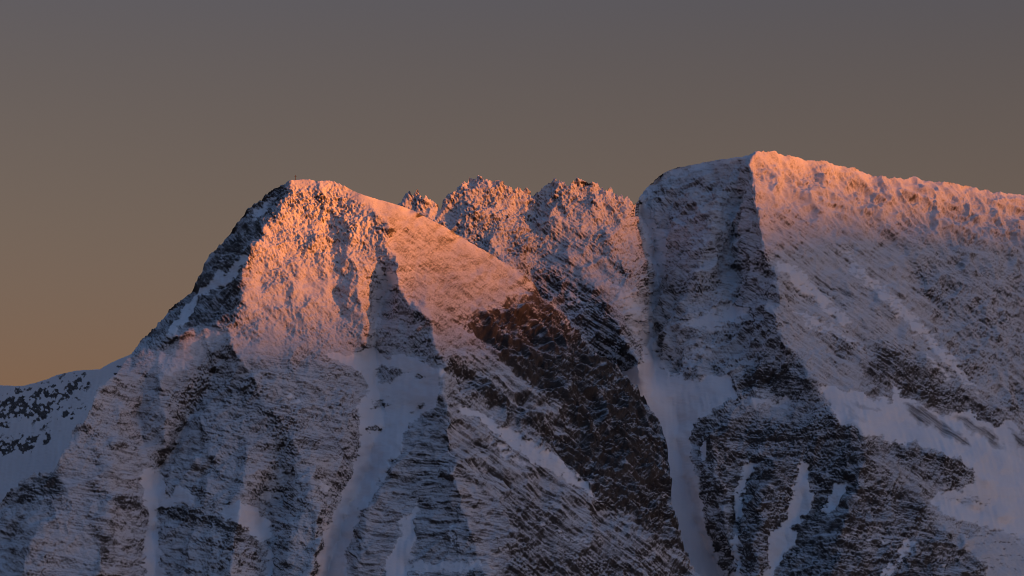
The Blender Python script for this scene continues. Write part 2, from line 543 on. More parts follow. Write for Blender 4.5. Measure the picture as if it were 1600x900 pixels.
    nb = len(back_s)
    snow = np.concatenate([np.full((nb, snow.shape[1]), 0.75), snow], 0)
    zb = np.zeros((nb, snow.shape[1]))
    smooth = 1 - sstep(0.25, 0.6, S['sm'])
    attrs = dict(snow=snow.ravel(), tint=np.concatenate([zb, S['tint']], 0).ravel(),
                 bedding=np.concatenate([zb, np.clip(S['strat'], 0, 1) * smooth], 0).ravel(),
                 slabs=np.concatenate([zb, np.clip(S['diag'], 0, 1) * smooth], 0).ravel())
    nr, nc = P.shape[:2]
    rr = np.maximum(np.arange(nr)[:, None], np.where(np.arange(nr)[:, None] < nb, 0, itop[None] + nb))
    idx = (rr * nc + np.arange(nc)[None]).astype(np.int32)
    idx[nb] = (itop + nb) * nc + np.arange(nc)
    quads = np.stack([idx[:-1, :-1], idx[1:, :-1], idx[1:, 1:], idx[:-1, 1:]], 2)
    row = np.arange(nr - 1)[:, None]
    keep = (row < nb) | ((row - nb >= np.minimum(itop[:-1], itop[1:])[None]) & (row - nb < np.maximum(ibot[:-1], ibot[1:])[None]))
    quads = quads[keep]
    part = np.concatenate([np.zeros((nb, nc), np.int32), part], 0)
    fpart = part[1:, :-1][keep]
    return dict(edge=edge, keep=keep, P=P.reshape(-1, 3), quads=quads, attrs=attrs, fpart=fpart, rocky=rocky, nb=nb, U=U, V=V, S=S)


def columns(u0, f0, f1, u1, step):
    """even inside the view, widening outside"""
    mid = np.arange(f0, f1, step)
    lf = []; x = f0; s = step
    while x > u0:
        s *= 1.06; x -= s; lf.append(x)
    rt = []; x = mid[-1]; s = step
    while x < u1:
        s *= 1.06; x += s; rt.append(x)
    return np.array(lf[::-1] + list(mid) + rt)


DEF = dict(sm=0.0, bias=0.0, crag=0.6, strat=0.5, dip=0.25, diag=0.05, rib=0.6, grain=1.0, scree=0.0, tint=0.0, clump=0.0)
SNOW = dict(sm=1.0, crag=0.2, strat=0.2, diag=0.1, rib=0.3)

# ================================================================== front peak
A_top = profile([(-330, 930), (-60, 840), (0, 784), (12, 772), (30, 752), (52, 741), (72, 739), (86, 733), (97, 712), (104, 702),
                 (110, 690), (113, 674), (128, 660), (143, 640), (147, 618), (153, 606), (165, 598), (180, 585), (196, 566),
                 (204, 556), (212, 543), (232, 519), (258, 497), (264, 483), (298, 455), (303, 442), (316, 422), (327, 399),
                 (337, 389), (346, 381), (351, 373), (367, 351), (381, 336), (388, 326), (400, 318), (412, 308), (432, 292), (445, 284), (455, 281), (470, 280),
                 (500, 283), (508, 281), (522, 283), (535, 289), (560, 302), (590, 311), (625, 321), (640, 327), (690, 351),
                 (730, 376), (800, 416), (832, 440), (868, 478), (900, 512), (930, 545), (960, 566), (985, 590), (1010, 620), (1025, 650),
                 (1036, 680), (1043, 705), (1046, 745), (1052, 790), (1060, 830), (1075, 868), (1092, 900), (1120, 945),
                 (1170, 1020)])
A_bot = profile([(-400, 1060), (1170, 1060)])
A_lines = [
    # left skyline and its shaded wall
    [(440, 288, 15), (395, 328, 62), (350, 372, 98), (326, 405, 112), (298, 455, 130), (262, 490, 130), (235, 519, 105), (204, 556, 55)],
    # arete dividing shade from light
    [(455, 281, 0), (450, 300, -3), (440, 322, -5), (420, 345, -7), (405, 372, -9), (393, 388, -10), (380, 432, -12), (377, 465, -15),
     (368, 500, -18), (362, 545, -20), (395, 590, -26), (425, 640, -30), (455, 675, -34), (482, 740, -38), (500, 830, -45), (480, 910, -55),
     (470, 1060, -90)],
    # shoulder
    [(204, 556, 45), (250, 536, 32), (300, 513, 16), (345, 508, -6), (366, 506, -16)],
    # left buttress rim
    [(204, 557, 52), (180, 585, 10), (147, 618, -18), (128, 660, -25), (110, 690, -25), (97, 718, -28), (97, 742, -32), (104, 785, -40),
     (82, 812, -48), (55, 836, -56), (42, 870, -64), (30, 910, -72), (10, 1060, -110)],
    [(12, 775, 20), (-60, 850, 60), (-330, 940, 120)],
    [(20, 830, 5), (0, 910, -15)],
    # left gully
    [(348, 560, 10), (322, 610, 34), (285, 680, 52), (248, 742, 58), (242, 830, 52), (238, 910, 40), (235, 1060, 0)],
    [(190, 640, -5), (175, 720, -16), (165, 800, -30), (150, 900, -50)],
    [(330, 700, 0), (330, 780, -12), (340, 860, -30), (345, 910, -40)],
    [(410, 770, 6), (420, 830, 2), (420, 910, -12)],
    # ribs and clefts of the lower face
    [(225, 580, 30), (221, 640, 40), (223, 692, 46)],
    [(250, 590, 16), (256, 650, 24), (254, 705, 40)],
    [(335, 620, 14), (318, 680, 10), (308, 740, 10), (300, 790, 2)],
    [(392, 660, -18), (388, 720, -26), (376, 780, -34), (372, 830, -44), (360, 900, -56)],
    [(442, 700, -14), (438, 770, 0), (426, 840, 0)],
    [(462, 730, -30), (460, 800, -36), (452, 880, -46)],
    [(514, 720, -8), (509, 790, 0), (502, 840, -2)],
    [(548, 640, 8), (536, 700, -4), (528, 750, 4)],
    [(555, 575, 26), (520, 600, 6), (480, 620, -14)],
    # summit face
    [(508, 281, 2), (500, 320, 0), (480, 380, -4), (460, 440, -6), (450, 500, -10)],
    [(520, 330, 3), (513, 395, 4), (518, 430, 9), (536, 490, 13), (552, 545, 20)],
    [(545, 330, 0), (550, 390, -4), (558, 440, -2), (566, 490, 6), (572, 540, 22)],
    # main couloir
    [(603, 425, 8), (606, 445, 24), (594, 480, 36), (582, 530, 46), (592, 600, 58), (600, 650, 54), (578, 720, 54),
     (548, 790, 50), (522, 850, 44), (505, 910, 36), (490, 1060, -10)],
    # rim of the flank
    [(522, 284, 3), (560, 305, 2), (600, 342, -2), (612, 370, -4), (612, 395, -6), (622, 430, -10), (621, 456, -11), (645, 480, -17),
     (666, 500, -24), (682, 540, -32), (690, 572, -38), (692, 600, -42), (700, 640, -48), (706, 690, -56), (706, 740, -66),
     (722, 790, -72), (742, 850, -78), (762, 910, -85), (790, 1060, -110)],
    # rib between the two lower gullies
    [(655, 640, 12), (630, 700, 4), (602, 760, 4), (580, 790, 2), (568, 840, -4), (550, 910, -10)],
    [(690, 745, -38), (656, 788, -14), (642, 830, -14), (622, 910, -20)],
    # flank and right-hand wall
    [(560, 302, 4), (625, 321, 50), (690, 351, 96), (730, 376, 124), (800, 416, 160), (832, 440, 178), (900, 512, 236), (960, 566, 242),
     (1010, 620, 232), (1036, 680, 214), (1046, 745, 196), (1060, 830, 172), (1092, 900, 150), (1170, 1020, 110)],
    [(720, 500, 40), (770, 548, 62), (850, 600, 98), (900, 640, 122), (960, 720, 140)],
    [(735, 634, -10), (800, 676, 20), (870, 716, 52), (950, 790, 78), (1030, 870, 100)],
]
A_dev, A_fr = membrane(A_lines, -340, 1180, 240, 1080)


def wob_u(u, v):
    return 4.5 * n2(u / 40 + 2, v / 26) + 1.7 * n2(u / 14, v / 11 + 4)


def A_Y(u, v):
    return 4116.0 - 0.85 * (v - 281.0) + sample(A_dev, A_fr, u + wob_u(u, v), v + 0.7 * wob_u(v, u))


A_regions = [
    # left buttress and lower left
    ([(-330, 600), (210, 545), (350, 560), (300, 660), (240, 740), (230, 1100), (-330, 1100)], 10, dict(strat=0.7, dip=0.22, crag=0.5, bias=0.02), 'stepped_face'),
    ([(240, 740), (350, 560), (560, 560), (560, 760), (500, 1100), (230, 1100)], 10, dict(strat=0.8, dip=0.33, crag=0.65, bias=0.0), 'ledged_face'),
    ([(560, 700), (640, 650), (705, 640), (790, 700), (800, 900), (800, 1100), (520, 1100)], 10, dict(strat=1.25, dip=0.02, crag=0.35, bias=-0.06, diag=0), 'layered_buttress'),
    ([(700, 600), (800, 660), (960, 790), (1092, 900), (1170, 1060), (800, 1100), (790, 800), (700, 720)], 8, dict(diag=1.0, strat=0.1, crag=0.45, bias=-0.08), 'tilted_slabs'),
    ([(800, 800), (860, 800), (960, 850), (1060, 870), (1170, 1060), (800, 1100)], 12, dict(bias=-0.24, crag=0.8)),
    # summit crags, the face under them
    ([(375, 400), (455, 270), (560, 290), (612, 370), (612, 400), (570, 400), (520, 410), (470, 405), (420, 415)], 6,
     dict(crag=1.5, strat=0.0, diag=0.0, bias=0.20, rib=0.5), 'summit_crags'),
    ([(375, 420), (470, 400), (560, 400), (575, 540), (470, 540), (360, 545)], 10, dict(bias=0.24, crag=0.7, diag=0.5, strat=0.1, rib=0.6), 'sunlit_face'),
    # shaded west wall
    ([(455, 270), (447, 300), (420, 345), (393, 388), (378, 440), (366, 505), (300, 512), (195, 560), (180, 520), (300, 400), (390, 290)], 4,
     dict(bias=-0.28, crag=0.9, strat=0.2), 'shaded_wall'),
    ([(376, 398), (390, 405), (362, 440), (332, 456), (312, 472), (290, 502), (268, 530), (256, 530), (275, 495), (300, 466), (320, 450), (350, 425)], 3, SNOW, 'snow_ramp'),
    ([(440, 297), (425, 322), (400, 350), (384, 354), (402, 325)], 3, dict(sm=0.75), 'snow_ramp'),
    # pink shoulder
    ([(208, 555), (270, 541), (330, 512), (362, 512), (352, 540), (322, 555), (292, 592), (256, 592), (236, 570)], 7, dict(sm=0.62, bias=0.25, crag=0.3), 'snow_shoulder'),
    # flank
    ([(530, 280), (625, 310), (690, 345), (800, 410), (838, 444), (800, 472), (718, 497), (760, 545), (800, 575), (760, 560), (692, 548), (666, 500),
      (622, 430), (612, 370), (575, 315)], 5, dict(sm=0.0, bias=-0.12, crag=0.3, strat=0.0, diag=0.22, rib=0.25, grain=1.6), 'speckled_flank'),
    # dark right-hand wall
    ([(718, 497), (760, 492), (800, 476), (842, 446), (900, 508), (965, 562), (1015, 618), (1046, 690), (1050, 760), (1066, 830), (1096, 900),
      (1040, 850), (1000, 822), (955, 790), (900, 738), (850, 690), (790, 645), (730, 600), (692, 566), (700, 556), (770, 590), (850, 625), (810, 580), (765, 546)], 4,
     dict(bias=-0.37, crag=1.5, diag=0.9, strat=0.1, rib=1.9, tint=0.0), 'dark_rock_wall'),
    ([(705, 548), (760, 558), (830, 598), (880, 650), (905, 692), (860, 672), (800, 632), (740, 592)], 6, dict(bias=-0.04, diag=0.9, crag=0.5)),
    ([(828, 440), (842, 446), (900, 506), (960, 560), (1012, 618), (1005, 622), (950, 566), (890, 512)], 3, dict(sm=0.55)),
    # long snow strips on the slabs
    ([(712, 626), (738, 632), (800, 675), (870, 712), (922, 762), (962, 798), (900, 762), (850, 732), (800, 704), (760, 672), (724, 646)], 4, dict(sm=0.85), 'snow_strip'),
    ([(740, 670), (790, 700), (840, 740), (820, 740), (770, 705)], 3, dict(sm=0.6), 'snow_strip'),
    ([(800, 775), (850, 810), (920, 850), (935, 868), (890, 845), (840, 815)], 3, dict(sm=0.6), 'snow_strip'),
    # snow bowl and couloir
    ([(596, 412), (608, 408), (624, 432), (618, 456), (600, 476), (592, 520), (588, 548), (572, 548), (576, 500), (582, 470), (574, 450), (580, 425)], 4, dict(sm=0.7), 'snow_gully'),
    ([(566, 424), (582, 418), (590, 436), (584, 456), (568, 456)], 3, dict(sm=0.05, crag=1.0)),
    ([(600, 415), (610, 412), (612, 426), (602, 428)], 3, dict(sm=0.1, crag=1.0)),
    ([(588, 440), (596, 436), (598, 452), (588, 454)], 3, dict(sm=0.1, crag=1.0)),
    ([(500, 545), (540, 552), (580, 545), (602, 556), (640, 555), (690, 576), (694, 606), (676, 640), (645, 662), (626, 700), (600, 745), (575, 790), (552, 822),
      (542, 870), (530, 1060), (480, 1060), (498, 870), (512, 820), (536, 770), (552, 722), (566, 690), (560, 640), (572, 612), (560, 575), (520, 566)], 4, SNOW, 'snow_couloir'),
    ([(592, 572), (612, 568), (628, 578), (626, 588), (604, 602), (592, 594)], 3, dict(sm=0.1, bias=-0.1, crag=0.8), 'rock_island'),
    ([(636, 580), (658, 582), (660, 594), (644, 598)], 3, dict(sm=0.15, bias=-0.1, crag=0.8), 'rock_island'),
    ([(578, 622), (606, 624), (610, 638), (580, 640)], 3, dict(sm=0.2, bias=-0.1, crag=0.8), 'rock_island'),
    ([(578, 668), (596, 668), (594, 678), (578, 678)], 2, dict(sm=0.3, bias=-0.1), 'rock_island'),
    ([(634, 648), (664, 624), (668, 630), (642, 654)], 3, dict(sm=0.4)),
    ([(650, 785), (656, 785), (650, 812), (647, 840), (643, 870), (642, 892), (640, 1060), (598, 1060), (602, 890), (606, 868), (616, 850), (634, 832), (618, 822), (634, 808)], 3, SNOW, 'snow_gully'),
    ([(640, 880), (760, 878), (742, 893), (650, 893)], 3, SNOW, 'snow_ledge'),
    ([(704, 815), (718, 818), (716, 850), (704, 866)], 3, dict(sm=0.6), 'snow_patch'),
    # snow patches on the ledges
    ([(342, 792), (366, 782), (392, 790), (420, 812), (430, 842), (404, 846), (384, 830), (352, 812)], 4, dict(sm=0.95), 'snow_patch'),
    ([(400, 764), (424, 770), (418, 786), (402, 778)], 3, dict(sm=0.8), 'snow_patch'),
    ([(505, 746), (520, 752), (514, 776), (505, 772)], 3, dict(sm=0.8), 'snow_patch'),
    ([(506, 786), (512, 786), (511, 820), (500, 840), (496, 830)], 3, dict(sm=0.75), 'snow_patch'),
    ([(434, 716), (444, 722), (444, 768), (436, 764)], 3, dict(sm=0.7), 'snow_patch'),
    ([(440, 792), (458, 800), (452, 806), (438, 800)], 3, dict(sm=0.7), 'snow_patch'),
    ([(392, 602), (420, 602), (462, 616), (484, 628), (466, 636), (440, 622)], 4, dict(sm=0.6), 'snow_ledge'),
    ([(470, 682), (496, 700), (520, 706), (500, 712), (478, 698)], 3, dict(sm=0.5), 'snow_ledge'),
    ([(416, 858), (434, 860), (430, 900), (424, 1000), (404, 1000), (412, 890)], 4, dict(sm=0.8), 'snow_gully'),
    # left gully snow
    ([(228, 734), (250, 732), (262, 760), (256, 772), (285, 760), (302, 776), (300, 796), (272, 788), (248, 800), (246, 830), (256, 870), (264, 1060), (222, 1060),
      (224, 850), (228, 800), (224, 762)], 4, dict(sm=0.95), 'snow_gully'),
    ([(118, 732), (160, 742), (210, 768), (226, 790), (180, 770), (130, 752)], 4, dict(sm=0.45), 'snow_ledge'),
    # dark rock bands; gully and overhang shade also painted in
    ([(125, 752), (180, 774), (232, 795), (226, 804), (184, 791), (140, 768)], 3, dict(bias=-0.34, crag=1.0, sm=0), 'rock_band'),
    ([(246, 794), (300, 796), (322, 808), (300, 816), (250, 806)], 3, dict(bias=-0.38, crag=1.0, sm=0), 'rock_band'),
    ([(135, 796), (160, 826), (186, 884), (168, 884), (148, 838)], 3, dict(bias=-0.3, sm=0), 'rock_band'),
    ([(18, 772), (50, 743), (97, 737), (103, 776), (94, 790), (64, 768), (36, 790)], 3, dict(bias=-0.34, sm=0), 'rock_band'),
    ([(300, 800), (346, 814), (396, 840), (390, 851), (340, 833), (300, 818)], 3, dict(bias=-0.34, sm=0), 'rock_band'),
    ([(410, 845), (440, 846), (454, 858), (430, 858)], 3, dict(bias=-0.4, sm=0), 'rock_band'),
    ([(330, 552), (362, 545), (356, 572), (332, 612), (304, 644), (280, 662), (270, 642), (300, 600)], 5, dict(bias=-0.12, sm=0, crag=0.9)),  # gully shade put into the colour by thinning the snow
    ([(340, 600), (400, 600), (400, 640), (350, 632)], 5, dict(bias=-0.12, crag=1.0)),
    ([(422, 628), (440, 624), (472, 682), (500, 688), (560, 690), (556, 710), (500, 700), (464, 694), (436, 668)], 5, dict(bias=-0.2, crag=1.0)),  # shadow under the overhang painted as darker, barer rock
    ([(590, 704), (676, 690), (676, 760), (640, 768), (600, 750)], 6, dict(bias=-0.1)),
]
A_ch = paint(DEF, A_regions)
cA = columns(-320, -12, 1110, 1168, 1.12)
A = build("front_peak", cA, A_top, A_bot, 1.15, A_Y, A_ch, 1.7,
          profile([(-300, 2), (140, 2.4), (205, 1.2), (300, 1.4), (440, 1.2), (455, 0.4), (470, 0.5), (530, 0.8), (560, 0.25), (640, 0.3), (830, 0.8), (900, 2), (1100, 3)]))
front = make_parts("front_peak", A)
front["kind"] = "structure"
front["label"] = "snow-dusted pyramid peak at left with orange-lit summit face and shaded ledges below"
print("front", time.time() - T0)

# ================================================================== crags and right-hand massif
C_top = profile([(540, 420), (600, 345), (622, 320), (632, 306), (640, 302), (652, 299), (660, 304), (672, 311), (682, 322), (690, 327), (692, 312), (700, 305),
                 (714, 294), (722, 286), (732, 280), (745, 273), (756, 279), (768, 281), (780, 283), (790, 289), (803, 296), (808, 290), (820, 295),
                 (832, 307), (842, 303), (850, 290), (862, 279), (872, 279), (886, 289), (893, 286), (900, 280), (915, 282), (930, 286),
                 (944, 297), (952, 294), (965, 299), (976, 309), (990, 320), (996, 312), (1008, 299), (1035, 271), (1060, 261), (1110, 252),
                 (1160, 244), (1180, 237), (1212, 237), (1226, 243), (1250, 247), (1270, 250), (1300, 254), (1330, 262), (1350, 268), (1390, 279), (1415, 278), (1430, 277),
                 (1445, 280), (1470, 285), (1500, 288), (1540, 296), (1600, 305), (1760, 338), (1920, 390)])
C_bot = profile([(540, 470), (640, 430), (700, 450), (800, 510), (900, 620), (960, 690), (1000, 800), (1040, 900), (1070, 1060), (1920, 1060)])
C_lines = [
    # crest
    [(540, 420, 60), (622, 320, 20), (652, 299, 0), (690, 327, 12), (745, 273, 0), (803, 293, 4), (832, 307, 14), (865, 279, -4), (905, 281, -6), (945, 297, 4),
     (976, 309, 12), (992, 320, 50)],
    [(1000, 306, 165), (1035, 271, 146), (1110, 252, 76), (1180, 237, 0), (1250, 247, 55), (1350, 268, 135), (1430, 277, 195), (1500, 288, 235),
     (1600, 305, 290), (1760, 338, 370), (1920, 390, 430)],
    # crag ribs and clefts
    [(745, 273, 0), (738, 320, -6), (768, 380, -15), (800, 420, -24), (860, 520, -46)],
    [(690, 327, 12), (700, 380, 4), (760, 440, -8)],
    [(832, 307, 12), (838, 350, 3), (832, 400, -8), (826, 450, -18), (880, 540, -38)],
    [(865, 279, -4), (870, 330, -13), (880, 390, -22), (920, 440, -38), (960, 500, -55), (990, 560, -60), (1000, 582, -60)],
    [(905, 281, -6), (930, 320, -10), (950, 380, -16), (985, 440, -12), (1008, 500, 10)],
    [(976, 309, 20), (994, 350, 24), (1002, 400, 26), (1004, 450, 26), (1000, 480, 20)],
    # cleft between crags and massif, couloir below
    [(996, 321, 140), (1016, 370, 140), (1026, 420, 138), (1022, 470, 128), (1016, 520, 108), (1018, 570, 84), (1045, 620, 48), (1060, 680, 46),
     (1068, 740, 46), (1084, 800, 46), (1108, 860, 46), (1140, 920, 44), (1200, 1060, 30)],
    [(940, 600, 60), (1000, 680, 60), (1030, 800, 60), (1060, 920, 56)],
    # west face of the massif
    [(1128, 300, 40), (1106, 375, 26), (1090, 430, 30), (1074, 480, 38), (1062, 545, 44)],
    [(1156, 246, 26), (1152, 290, 26), (1147, 345, 34), (1142, 400, 44), (1148, 470, 32), (1134, 540, 28)],
    # dividing arete
    [(1180, 237, 0), (1173, 262, -12), (1178, 300, -30), (1188, 340, -48), (1190, 370, -56), (1197, 395, -62), (1210, 425, -68), (1214, 460, -72),
     (1213, 490, -75), (1222, 520, -78), (1246, 560, -80), (1262, 590, -85), (1278, 612, -90), (1304, 650, -100), (1344, 668, -110),
     (1354, 700, -116), (1346, 745, -126), (1330, 790, -136), (1312, 840, -146), (1300, 910, -156), (1290, 1060, -190)],
    [(1150, 620, -25), (1200, 632, -40), (1250, 628, -60)],
    # lower buttress
    [(1086, 660, 22), (1084, 735, 14), (1104, 820, 4), (1128, 880, 4), (1160, 960, 0)],
    [(1110, 670, -20), (1120, 740, -36), (1130, 800, -44), (1136, 860, -46)],
    [(1178, 725, -36), (1158, 790, -36), (1150, 850, -38), (1150, 920, -40)],
    [(1210, 720, -74), (1190, 790, -80), (1180, 860, -84), (1186, 910, -86)],
    [(1266, 725, -72), (1254, 790, -72), (1225, 845, -72), (1204, 910, -76)],
    [(1326, 752, -96), (1296, 800, -96), (1260, 860, -100)],
    # bright east face
    [(1290, 350, 40), (1340, 420, 46), (1400, 500, 56), (1460, 580, 60)],
    [(1330, 300, 110), (1392, 360, 128), (1440, 440, 140), (1500, 540, 140)],
    [(1430, 277, 195), (1470, 340, 182), (1510, 430, 178), (1560, 540, 170), (1610, 650, 165)],
    [(1620, 420, 270), (1640, 600, 210), (1700, 800, 160)],
    [(1400, 600, 16), (1480, 650, 62), (1570, 700, 110), (1680, 780, 140)],
    [(1400, 690, -66), (1500, 722, -24), (1540, 750, 4)],
    [(1440, 780, -80), (1520, 790, -20), (1600, 830, 40)],
    [(1400, 830, -118), (1470, 900, -120), (1480, 1060, -160)],
    [(1450, 800, -86), (1506, 850, -76), (1560, 910, -60), (1700, 1060, -60)],
]
C_dev, C_fr = membrane(C_lines, 520, 1940, 200, 1080)


def C_Y(u, v):
    return 4450.0 - 0.85 * (v - 281.0) + sample(C_dev, C_fr, u + wob_u(u, v), v + 0.7 * wob_u(v, u))


C_regions = [
    ([(540, 250), (990, 250), (1010, 330), (1010, 600), (900, 620), (540, 520)], 6, dict(crag=1.4, strat=0.0, bias=0.12, diag=0.15, rib=0.8)),
    ([(850, 340), (900, 330), (990, 440), (1005, 590), (920, 560), (840, 470)], 10, dict(diag=0.75, bias=0.10, crag=0.8)),
    ([(826, 420), (900, 430), (960, 470), (1000, 540), (1004, 590), (940, 560), (880, 490), (830, 450)], 6, dict(bias=-0.22, crag=1.0)),
    ([(800, 380), (826, 390), (822, 430), (800, 420)], 5, dict(bias=-0.25)),
    ([(938, 428), (972, 436), (1008, 466), (1014, 560), (1000, 560), (986, 500), (962, 466)], 5, dict(sm=0.6, bias=0.2), 'snow_slope'),
    ([(850, 440), (898, 458), (944, 494), (936, 500), (888, 470)], 3, dict(sm=0.6), 'snow_strip'),
    # west face
    ([(1000, 310), (1035, 262), (1180, 230), (1180, 300), (1196, 395), (1212, 490), (1250, 570), (1150, 620), (1020, 590), (1020, 400)], 6,
     dict(crag=0.9, strat=0.6, dip=0.05, bias=0.12, diag=0.0, rib=1.3), 'shaded_face'),
    ([(1034, 266), (1110, 248), (1182, 232), (1174, 250), (1100, 264), (1050, 276)], 3, dict(sm=0.75), 'snow_cap'),
    ([(1140, 400), (1197, 385), (1213, 430), (1215, 520), (1252, 572), (1200, 592), (1160, 566), (1150, 480)], 6, dict(bias=-0.04, strat=0.6, crag=0.8)),
    ([(1056, 505), (1100, 484), (1168, 472), (1180, 494), (1120, 522), (1070, 514)], 6, dict(sm=0.75), 'snow_ledge'),
    ([(1050, 550), (1100, 530), (1130, 545), (1090, 575), (1056, 585)], 5, dict(sm=0.55), 'snow_ledge'),
    ([(990, 318), (1010, 318), (1032, 350), (1050, 384), (1040, 430), (1028, 470), (1020, 520), (1030, 560), (1006, 578), (1004, 540), (1012, 470), (1013, 420), (1004, 370)], 4, dict(sm=0.7), 'snow_gully'),
    # couloir
    ([(880, 590), (985, 580), (1008, 556), (1050, 574), (1080, 590), (1140, 584), (1152, 604), (1152, 622), (1112, 640), (1088, 656), (1080, 690), (1082, 735), (1096, 775),
      (1104, 830), (1126, 880), (1150, 930), (1200, 1060), (900, 1060)], 4, SNOW, 'snow_couloir'),
    ([(1030, 560), (1060, 552), (1064, 572), (1054, 590), (1040, 580)], 3, dict(sm=0.15, bias=-0.1), 'rock_island'),
    ([(1066, 585), (1080, 586), (1078, 598), (1062, 596)], 3, dict(sm=0.3, bias=-0.1), 'rock_island'),
    ([(1104, 560), (1136, 555), (1140, 578), (1110, 582)], 3, dict(sm=0.1, bias=-0.1), 'rock_island'),
    # cliff band
    ([(1148, 606), (1160, 580), (1190, 568), (1250, 568), (1272, 600), (1264, 616), (1200, 610), (1160, 616)], 4, dict(bias=-0.36, strat=1.0, crag=0.8, sm=0), 'cliff_band'),
    ([(1162, 618), (1220, 612), (1244, 628), (1222, 644), (1172, 640)], 5, dict(sm=0.62), 'snow_ledge'),
    # lower buttress
    ([(1084, 660), (1120, 646), (1160, 655), (1240, 660), (1300, 652), (1350, 668), (1356, 700), (1400, 690), (1420, 740), (1450, 800), (1500, 860), (1560, 920), (1600, 1060),
      (1200, 1060), (1140, 900), (1102, 824), (1082, 740)], 4, dict(bias=-0.25, strat=0.75, dip=0.02, crag=0.85, diag=0.0, rib=0.8), 'rock_buttress'),
    ([(1360, 690), (1420, 700), (1480, 760), (1440, 780), (1370, 730)], 6, dict(bias=-0.02, diag=0.7, crag=0.4, strat=0.2), 'tilted_slabs'),
    ([(1164, 722), (1188, 722), (1164, 758), (1164, 790), (1156, 814), (1148, 814), (1150, 790), (1154, 752)], 3, dict(sm=0.9), 'snow_gully'),
    ([(1138, 836), (1162, 838), (1152, 878), (1168, 910), (1180, 1060), (1128, 1060), (1144, 874)], 3, dict(sm=0.9), 'snow_gully'),
    ([(1244, 724), (1266, 722), (1264, 750), (1272, 786), (1256, 812), (1228, 828), (1246, 834), (1244, 852), (1226, 868), (1210, 890), (1200, 1060), (1180, 1060), (1200, 866),
      (1194, 842), (1218, 826), (1232, 792), (1240, 762)], 3, dict(sm=0.95), 'snow_gully'),
    ([(1300, 764), (1328, 748), (1312, 788), (1296, 806), (1284, 800)], 3, dict(sm=0.9), 'snow_gully'),
    ([(1094, 690), (1106, 690), (1106, 722), (1094, 712)], 2, dict(sm=0.8), 'snow_patch'),
    ([(1416, 846), (1432, 838), (1420, 862), (1400, 890), (1380, 910), (1366, 905), (1400, 876)], 3, dict(sm=0.85), 'snow_gully'),
    ([(1480, 860), (1486, 866), (1482, 910), (1470, 930)], 3, dict(sm=0.7), 'snow_gully'),
    ([(1326, 822), (1350, 836), (1400, 840), (1408, 850), (1350, 850)], 3, dict(sm=0.6), 'snow_ledge'),
    # east face
    ([(1180, 230), (1600, 296), (1920, 380), (1920, 480), (1600, 400), (1400, 360), (1192, 340)], 8, dict(bias=0.22, crag=0.9, strat=0.0, diag=0.1, rib=1.5, dip=0.3), 'sunlit_face'),
    ([(1192, 340), (1400, 360), (1460, 500), (1420, 620), (1280, 610), (1215, 500)], 10, dict(bias=0.10, crag=0.45, strat=0.1, diag=0.7, rib=0.5), 'streaked_slope'),
    ([(1440, 400), (1600, 400), (1920, 480), (1920, 800), (1600, 690), (1460, 560)], 12, dict(bias=-0.0, crag=0.85, strat=0.0, diag=0.35, rib=0.8), 'rocky_slope'),
    ([(1204, 396), (1260, 428), (1300, 468), (1344, 515), (1310, 502), (1260, 462), (1214, 420)], 5, dict(sm=0.85), 'snow_strip'),
    ([(1220, 480), (1270, 490), (1330, 520), (1390, 560), (1330, 540), (1260, 512)], 4, dict(sm=0.6), 'snow_strip'),
    ([(1290, 360), (1340, 406), (1400, 458), (1460, 518), (1510, 572), (1536, 622), (1528, 622), (1450, 544), (1390, 484), (1330, 424)], 4, dict(sm=0.62), 'snow_strip'),
    ([(1435, 538), (1460, 560), (1490, 596), (1484, 598), (1455, 570)], 2, dict(sm=0.6), 'snow_strip'),
    ([(1366, 540), (1420, 556), (1500, 616), (1560, 650), (1578, 676), (1550, 676), (1480, 640), (1420, 620), (1400, 628), (1340, 596)], 5, dict(bias=-0.28, crag=0.9)),
    ([(1270, 510), (1300, 515), (1350, 545), (1340, 560), (1290, 535)], 5, dict(bias=-0.1, crag=0.8)),
    # basin
    ([(1276, 606), (1300, 600), (1340, 612), (1400, 630), (1384, 592), (1412, 616), (1470, 648), (1510, 640), (1560, 672), (1576, 655), (1610, 690), (1920, 860), (1920, 960), (1600, 846), (1560, 828),
      (1504, 816), (1466, 796), (1452, 782), (1480, 762), (1530, 756), (1500, 722), (1430, 696), (1356, 680), (1310, 656)], 4, dict(SNOW, rib=0.1), 'snow_basin'),
    ([(1408, 626), (1432, 630), (1500, 674), (1522, 694), (1510, 700), (1450, 666), (1416, 646)], 2, dict(scree=0.75), 'scree_streak'),
    ([(1488, 648), (1514, 650), (1556, 682), (1578, 704), (1544, 692), (1510, 672)], 2, dict(scree=0.75), 'scree_streak'),
    ([(1572, 672), (1600, 678), (1660, 720), (1640, 725), (1590, 698)], 2, dict(scree=0.75), 'scree_streak'),
    ([(1316, 622), (1350, 634), (1382, 640), (1380, 646), (1340, 638)], 2, dict(scree=0.6), 'scree_streak'),
    ([(1310, 628), (1350, 648), (1362, 660), (1330, 656)], 4, dict(scree=0.35)),
    ([(1354, 684), (1440, 700), (1500, 722), (1530, 742), (1522, 756), (1484, 760), (1440, 742), (1364, 704)], 4, dict(sm=0, bias=-0.24, crag=0.9, diag=0.3), 'rock_knoll'),
    ([(1454, 770), (1500, 775), (1560, 782), (1540, 792), (1490, 786)], 4, dict(sm=0.5, scree=0.3)),
    ([(1500, 826), (1560, 828), (1640, 860), (1920, 980), (1920, 1060), (1590, 1060), (1540, 890), (1510, 862)], 5, dict(sm=0.75, scree=0.45, bias=0.0), 'snow_apron'),
]
C_ch = paint(DEF, C_regions)
cC = columns(545, 600, 1612, 1900, 1.12)
